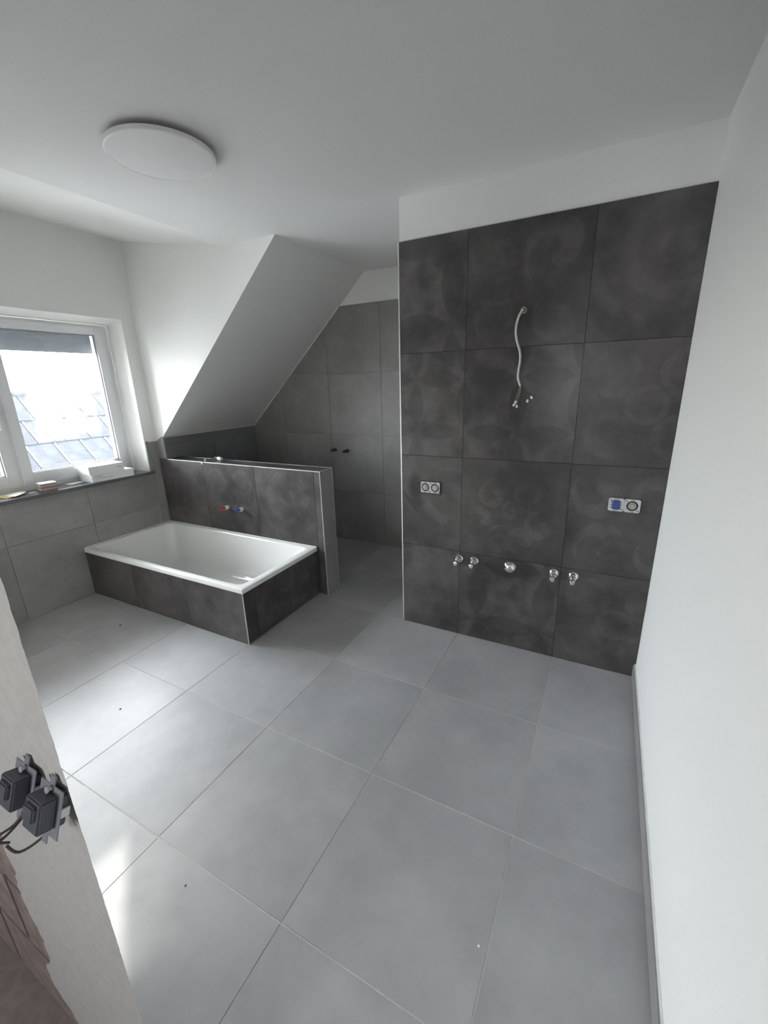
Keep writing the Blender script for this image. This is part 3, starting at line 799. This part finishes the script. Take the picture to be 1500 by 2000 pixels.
# ------------------------------------------------------------------ things on the half wall
tl = thing('sealing_tool', 'small black and white hand tool lying on the half wall', 'tool', (-3.335, .205, ZP), None, math.radians(-21))
MB().lathe([(.011, -.055), (.0155, -.050), (.0170, -.020), (.0165, -.002), (.0155, 0)], (0, 0, .017), X, 20).build('grip', 'blackpl', tl, 40)
MB().lathe([(.0150, -.001), (.0158, .004), (.0158, .060), (.0140, .068), (.008, .070)], (0, 0, .017), X, 20).build('body', 'palegrey', tl, 40)
MB().lathe([(.004, -.082), (.008, -.078), (.010, -.056)], (0, 0, .017), X, 16).build('nose', 'zinc', tl, 40)
MB().tube(curve_pts([(-.080, 0, .016), (-.105, -.010, .006), (-.13, -.02, .002)], 4), .0022, 8).build('cord', 'blackpl', tl)
def clip(label, loc, r):
    t = thing('tile_clip', label, 'clip', loc, 'white tile clips on the half wall', r)
    MB().box((0, 0, .0025), (.022, .014, .005), .002).build('foot', 'paper', t)
    MB().box((0, 0, .008), (.014, .009, .008), .003).build('head', 'paper', t)
clip('white plastic clip on top of the half wall', (-3.452, .158, ZP), .2)
t = thing('tile_clip', 'white plastic clip at the front edge of the half wall', 'clip', (-3.405, YP - .001, ZP - .016), 'white tile clips on the half wall')
MB().box((0, -.005, .010), (.018, .010, .016), .003).build('head', 'paper', t)
MB().box((0, -.003, -.001), (.008, .006, .014), .002).build('foot', 'paper', t)

# ------------------------------------------------------------------ specks left on the floor
def speck(label, x, y, mat, r):
    m = MB(); rs = random.Random(int(abs(x) * 1000))
    ring = [(r * rs.uniform(.6, 1.1) * math.cos(a * 1.05), r * rs.uniform(.6, 1.1) * math.sin(a * 1.05), 0) for a in range(6)]
    m.loft([ring, [(p[0] * .5, p[1] * .5, r * .5) for p in ring]])
    o = m.build('mortar_crumb', mat); o.location = (x, y, .0002)
    tag(o, label, 'crumb', 'crumbs on the floor')
speck('tiny dark crumb on the floor near the bathtub surround', -3.279, -.932, 'blackpl', .008)
speck('tiny dark crumb on the bright floor tile below the bathtub', -2.440, -1.448, 'blackpl', .007)
speck('tiny dark crumb on the floor by the sun patch', -1.402, -1.861, 'greypl', .005)
speck('tiny white crumb on the floor near the right wall', -.461, -1.572, 'paper', .005)

# ------------------------------------------------------------------ switch inserts pulled out of the door wall
def switch(label, loc, tiltx, tilty, rz, wires):
    t = thing('switch_insert', label, 'switch', loc, 'bare switch inserts on the door wall')
    t.rotation_euler = (math.radians(tiltx), math.radians(tilty), math.radians(rz))
    # local: y is the axis out of the wall (negative y = towards the hall), plate in x-z
    m = MB()
    m.box((0, 0, 0), (.060, .0016, .070), .0005)
    m.box((0, 0, .041), (.012, .0016, .016)); m.box((0, 0, -.041), (.012, .0016, .016))
    p = m.build('support_plate', 'dull_zinc', t)
    MB().lathe([(.003, 0), (.003, -.006), (.005, -.006), (.005, -.008)], (0, 0, .030), Y, 10).build('screw', 'zinc', p)
    MB().box((0, .008, 0), (.038, .014, .046), .002).box((0, .016, .006), (.026, .006, .026), .001).box((.010, .007, .025), (.008, .010, .006), .001).box((-.010, .007, -.026), (.008, .010, .006), .001).build('rear_body', 'greypl', t)
    MB().box((0, -.012, .002), (.040, .022, .046), .002).box((0, -.025, .008), (.026, .008, .022), .002).build('rocker_base', 'greypl', t)
    for s in (-1, 1):
        MB().box((s * .024, .008, 0), (.003, .014, .014), .001).build('claw', 'zinc', t)
    for w in wires:
        MB().tube(curve_pts(w, 5), .0019, 8).build('wire', 'copper', t, 60)
switch('bare switch insert hanging further from the door opening', (-1.030, YF - .019, 1.050), -20, 0, 0,
       [[(.0, .012, -.018), (.004, .004, -.045), (.010, -.022, -.062), (.018, -.034, -.050)], [(.008, .012, -.016), (.004, -.006, -.052), (-.006, -.030, -.068), (.010, -.012, -.074)]])
switch('bare switch insert hanging nearest the door opening', (-.953, YF - .020, 1.050), -20, 0, 0,
       [[(-.006, .012, -.018), (-.010, .004, -.046), (-.020, -.020, -.060), (-.028, -.034, -.046)]])

# ------------------------------------------------------------------ neighbouring roof outside the window
PR = math.radians(43.5)
fall = Vector((-math.cos(PR), 0, math.sin(PR))); rn = Vector((math.sin(PR), 0, math.cos(PR)))
P0 = Vector((-7.19, 0.77, 1.27))
s0, s1 = -1.65, 0.48
nb = thing('neighbour_roof', 'dark tiled roof of the neighbouring house outside the window', 'roof', P0 + fall * s0)
q = P0 + fall * s0
def NB(p): return Vector(p) - q
yA, yB_ = -2.2, 3.6
a0 = P0 + fall * (s0 - .05) - rn * .06; a1 = P0 + fall * s1 - rn * .06
m = MB(); m.prism([NB((a0.x, yA, a0.z)), NB((a0.x, yB_, a0.z)), NB((a1.x, yB_, a1.z)), NB((a1.x, yA, a1.z))], rn * .03); m.build('roof_deck', 'shutter', nb)
m = MB(); m.prism([NB((a0.x - .3, yA + .1, a0.z + .15)), NB((a1.x, yA + .1, a1.z - .03)), NB((a1.x - 3.0, yA + .1, a0.z + .15)), NB((a1.x - 3.0, yA + .1, -3.0)), NB((a0.x - .3, yA + .1, -3.0))], (0, yB_ - yA - .2, 0)); m.build('house_wall', 'render', nb)
m = MB(); m.prism([NB((a1.x, yA, a1.z)), NB((a1.x, yB_, a1.z)), NB((a1.x - 3.3, yB_, a0.z)), NB((a1.x - 3.3, yA, a0.z))], (0, 0, .05)); m.build('rear_slope', 'roof', nb)
MB().tube([NB((a1.x, yA, a1.z + .05)), NB((a1.x, yB_, a1.z + .05))], .05, 12).build('ridge_cap', 'roof', nb, 60)
tw, tlh = 0.33, 0.42
rt = MB().box((0, 0, 0), (tlh + .05, tw - .006, .022), .004); rt_o = rt.build('roof_tile', 'roof', nb)
rb = MB().box((0, 0, 0), (tlh - .06, .020, .012), .004); rb_o = rb.build('tile_edge', 'roof_rib', rt_o)  # raised strip on each tile, coloured to read as a glinting edge
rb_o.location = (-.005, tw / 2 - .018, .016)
qrot = Matrix((fall, Vector((0, 1, 0)).cross(Vector((0, 0, 0))) if False else Vector((0, -1, 0)), rn)).transposed()
first = True
ns = int((s1 - s0) / tlh) + 1
for i in range(ns):
    s = s0 + tlh * (i + .5)
    if s > s1 - .05: continue
    for j in range(16):
        y = -1.9 + tw * (j + (0.5 if i % 2 else 0))
        if first: o, e = rt_o, rb_o; first = False
        else:
            o = rt_o.copy(); COL.objects.link(o); o.parent = nb
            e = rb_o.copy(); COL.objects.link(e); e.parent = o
        tilt = Matrix.Rotation(math.radians(2.2), 3, 'Y')
        o.rotation_euler = (qrot @ tilt).to_euler()
        c = P0 + fall * s; o.location = NB((c.x, y, c.z))
bpy.context.view_layer.update()
